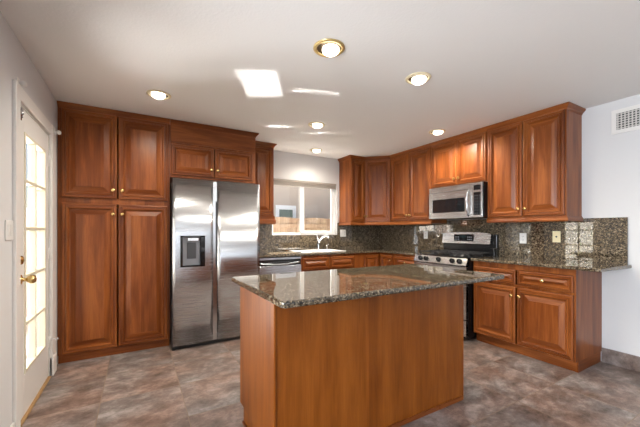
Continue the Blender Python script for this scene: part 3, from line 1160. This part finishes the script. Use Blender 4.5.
# ------------------------------------------------------------------ sink, faucet, dispenser
P = thing('kitchen_sink', 'white drop-in sink in the counter under the window', 'sink', (0, 0, 0))
m_ = MB()
x0, x1, y0, y1 = SX0 - .018, SX1 + .018, SY0 - .016, SY1 + .014
m_.box(x0, x1, y0, SY0 + .02, CT + .0005, CT + .012, .004)
m_.box(x0, x1, SY1 - .07, y1, CT + .0005, CT + .012, .004)
m_.box(x0, SX0 + .02, SY0 + .02, SY1 - .07, CT + .0005, CT + .012)
m_.box(SX1 - .02, x1, SY0 + .02, SY1 - .07, CT + .0005, CT + .012)
m_.build('rim', CERAM, P)
m_ = MB()
a0, a1, c0, c1 = SX0 + .015, SX1 - .015, SY0 + .015, SY1 - .065
for bx0, bx1 in ((a0, (a0 + a1) / 2 - .012), ((a0 + a1) / 2 + .012, a1)):
    m_.box(bx0, bx0 + .006, c0, c1, .745, CT + .002)
    m_.box(bx1 - .006, bx1, c0, c1, .745, CT + .002)
    m_.box(bx0, bx1, c0, c0 + .006, .745, CT + .002)
    m_.box(bx0, bx1, c1 - .006, c1, .745, CT + .002)
    m_.box(bx0, bx1, c0, c1, .740, .746)
m_.box((a0 + a1) / 2 - .014, (a0 + a1) / 2 + .014, c0, c1, CT - .02, CT + .004)
m_.build('basin', CERAM, P)
zt = CT + .0125
P = thing('faucet', 'chrome single-lever faucet behind the sink', 'faucet', (2.44, 4.262, zt))
m_ = MB()
m_.lathe([(.032, 0), (.032, .006), (.025, .014), (.023, .030), (.022, .12), (.024, .14), (.018, .155), (0, .160)], (0, 0, 0), 'Z', 20)
m_.build('body', CHROME, P)
m_ = MB()
m_.tube([(0, 0, .09), (.012, -.02, .145), (.040, -.06, .195), (.072, -.10, .218), (.098, -.13, .212), (.112, -.15, .190)], [.016, .017, .018, .020, .023, .025])
m_.build('spout', CHROME, P)
m_ = MB()
m_.tube([(0, 0, .150), (-.012, .004, .19), (-.020, .008, .235)], [.016, .015, .011])
m_.build('lever', CHROME, P)
P = thing('soap_dispenser', 'small chrome soap pump right of the faucet', 'soap dispenser', (2.60, 4.262, zt))
MB().lathe([(.020, 0), (.020, .005), (.011, .010), (.010, .05), (0, .052)], seg=16).build('body', CHROME, P)
MB().tube([(0, 0, .048), (0, 0, .075), (-.0, -.025, .082), (0, -.05, .074)], [.006, .007, .006, .005]).build('pump_spout', CHROME, P)

# ------------------------------------------------------------------ outlets, switch, vent


def plate(label, cat, loc, rotz, w, h, mat, kind, name):
    P = thing(name, label, cat, loc, rotz, 'plates on the granite backsplash' if 'backsplash' in label else None)
    B(-w / 2, w / 2, -.007, -.0005, -h / 2, h / 2, .003).build('cover_plate', mat, P)
    for kx, kd in kind:
        if kd == 'outlet':
            for dz_ in (-.020, .020):
                rc = MB()
                rc.box(kx - .016, kx + .016, -.009, -.0065, dz_ - .014, dz_ + .014, .004)
                so = rc.build('socket', mat, P)
                sl_ = MB()
                sl_.box(kx - .008, kx - .005, -.0096, -.0088, dz_ - .004, dz_ + .008)
                sl_.box(kx + .005, kx + .008, -.0096, -.0088, dz_ - .004, dz_ + .008)
                sl_.box(kx - .002, kx + .002, -.0096, -.0088, dz_ - .011, dz_ - .007)
                sl_.build('slots', DARKP, so)
        elif kd == 'rocker':
            B(kx - .016, kx + .016, -.011, -.0065, -.033, .033, .003).build('rocker_switch', mat, P)
        elif kd == 'jack':
            MB().lathe([(.009, 0), (.008, .004), (0, .004)], (kx, -.0068, 0), '-Y', 14).build('jack', DARKP, P)
    return P


plate('white double outlet and switch plate on backsplash right of the window', 'outlet', (2.985, BY - .0205, 1.200), 0, .115, .117, PLATE,
      ((-.024, 'rocker'), (.024, 'outlet')), 'wall_outlet')
plate('white outlet on backsplash between the corner and the range', 'outlet', (RX - .0205, 3.325, 1.178), R90, .073, .117, PLATE, ((0, 'outlet'),), 'wall_outlet')
plate('white outlet on backsplash right of the range', 'outlet', (RX - .0205, 1.930, 1.155), R90, .073, .117, PLATE, ((0, 'outlet'),), 'wall_outlet')
P = plate('yellowed ivory cover plate on backsplash under the right wall cabinet', 'wall plate', (RX - .0205, 1.600, 1.178), R90, .073, .117, IVORY, ((0, 'jack'),), 'cover_plate')
plate('white double light switch on the left wall beside the glass door', 'light switch', (LX + .0005, 2.478, 1.243), PI / 2, .115, .117, PLATE,
      ((-.024, 'rocker'), (.024, 'rocker')), 'light_switch')
P = thing('air_vent', 'white framed air vent grille high on the right wall', 'air vent', (RX, 1.165, 0), R90)
m_ = MB()
vw, vz0, vz1 = .42, 2.130, 2.350
m_.box(0, .035, -.012, -.0005, vz0, vz1, .003)
m_.box(vw - .035, vw, -.012, -.0005, vz0, vz1, .003)
m_.box(.03, vw - .03, -.012, -.0005, vz0, vz0 + .035, .003)
m_.box(.03, vw - .03, -.012, -.0005, vz1 - .035, vz1, .003)
m_.build('frame', WHITE, P)
B(.034, vw - .034, -.004, -.0005, vz0 + .034, vz1 - .034).build('duct_backing', VENTD, P)
m_ = MB()
for i in range(15):
    m_.box(.040 + .0245 * i, .049 + .0245 * i, -.009, -.0045, vz0 + .034, vz1 - .034)
for j in range(7):
    z = vz0 + .042 + .0215 * j
    m_.box(.034, vw - .034, -.0075, -.0045, z, z + .008)
m_.build('louvres', VENTW, P)

# ------------------------------------------------------------------ recessed ceiling lights


def downlight(x, y, label, trim=TRIMW, R=.098, tilt=(0, 0), watts=46):
    P = thing('recessed_ceiling_light', label, 'ceiling light', (x, y, H), 0, 'recessed ceiling lights')
    MB().lathe([(R, -.0005), (R, -.004), (R - .006, -.009), (R - .022, -.010), (R - .024, -.004), (R - .024, -.0005)], seg=32).build('trim_ring', trim, P)
    MB().lathe([(R - .023, -.0015), (.040, -.0015)], seg=32).build('baffle', BAFFLE, P)
    bb = MB()
    bb.lathe([(.060, 0), (.062, -.010), (.058, -.022), (.044, -.032), (.022, -.037), (0, -.038)], seg=24)
    o = bb.build('bulb', BULB, P)
    o.location = (tilt[0] * .02, tilt[1] * .02, -.002)
    o.scale = (.92, .92, 1)
    d = bpy.data.lights.new('bulb_light', 'SPOT')
    d.energy = watts
    d.color = (1.0, .90, .76)
    d.spot_size = math.radians(165)
    d.spot_blend = 0.6
    d.shadow_soft_size = .05
    lo = bpy.data.objects.new('bulb_light', d)
    COL.objects.link(lo)
    lo.parent = P
    lo.location = (tilt[0] * .03, tilt[1] * .15, -.075)
    return P


downlight(1.085, 1.754, 'gold-ringed recessed ceiling light nearest the camera above the island', GOLDT, .104, (.6, -.1))
downlight(1.903, 1.747, 'recessed ceiling light above the right end of the island', TRIMW, .098, (.6, .1), 58)
downlight(.160, 3.103, 'recessed ceiling light in front of the pantry cabinet, leftmost', TRIMW, .098, (-.3, -.7), 30)
downlight(3.126, 2.574, 'recessed ceiling light in front of the microwave cabinet, rightmost', TRIMW, .096, (.2, -.6), 60)
downlight(1.744, 3.087, 'recessed ceiling light in mid kitchen between bright ceiling streaks and window', TRIMW, .096, (.2, -.6))
downlight(2.287, 4.064, 'recessed ceiling light above the sink, closest to the window', TRIMW, .096, (.2, -.6), 18)
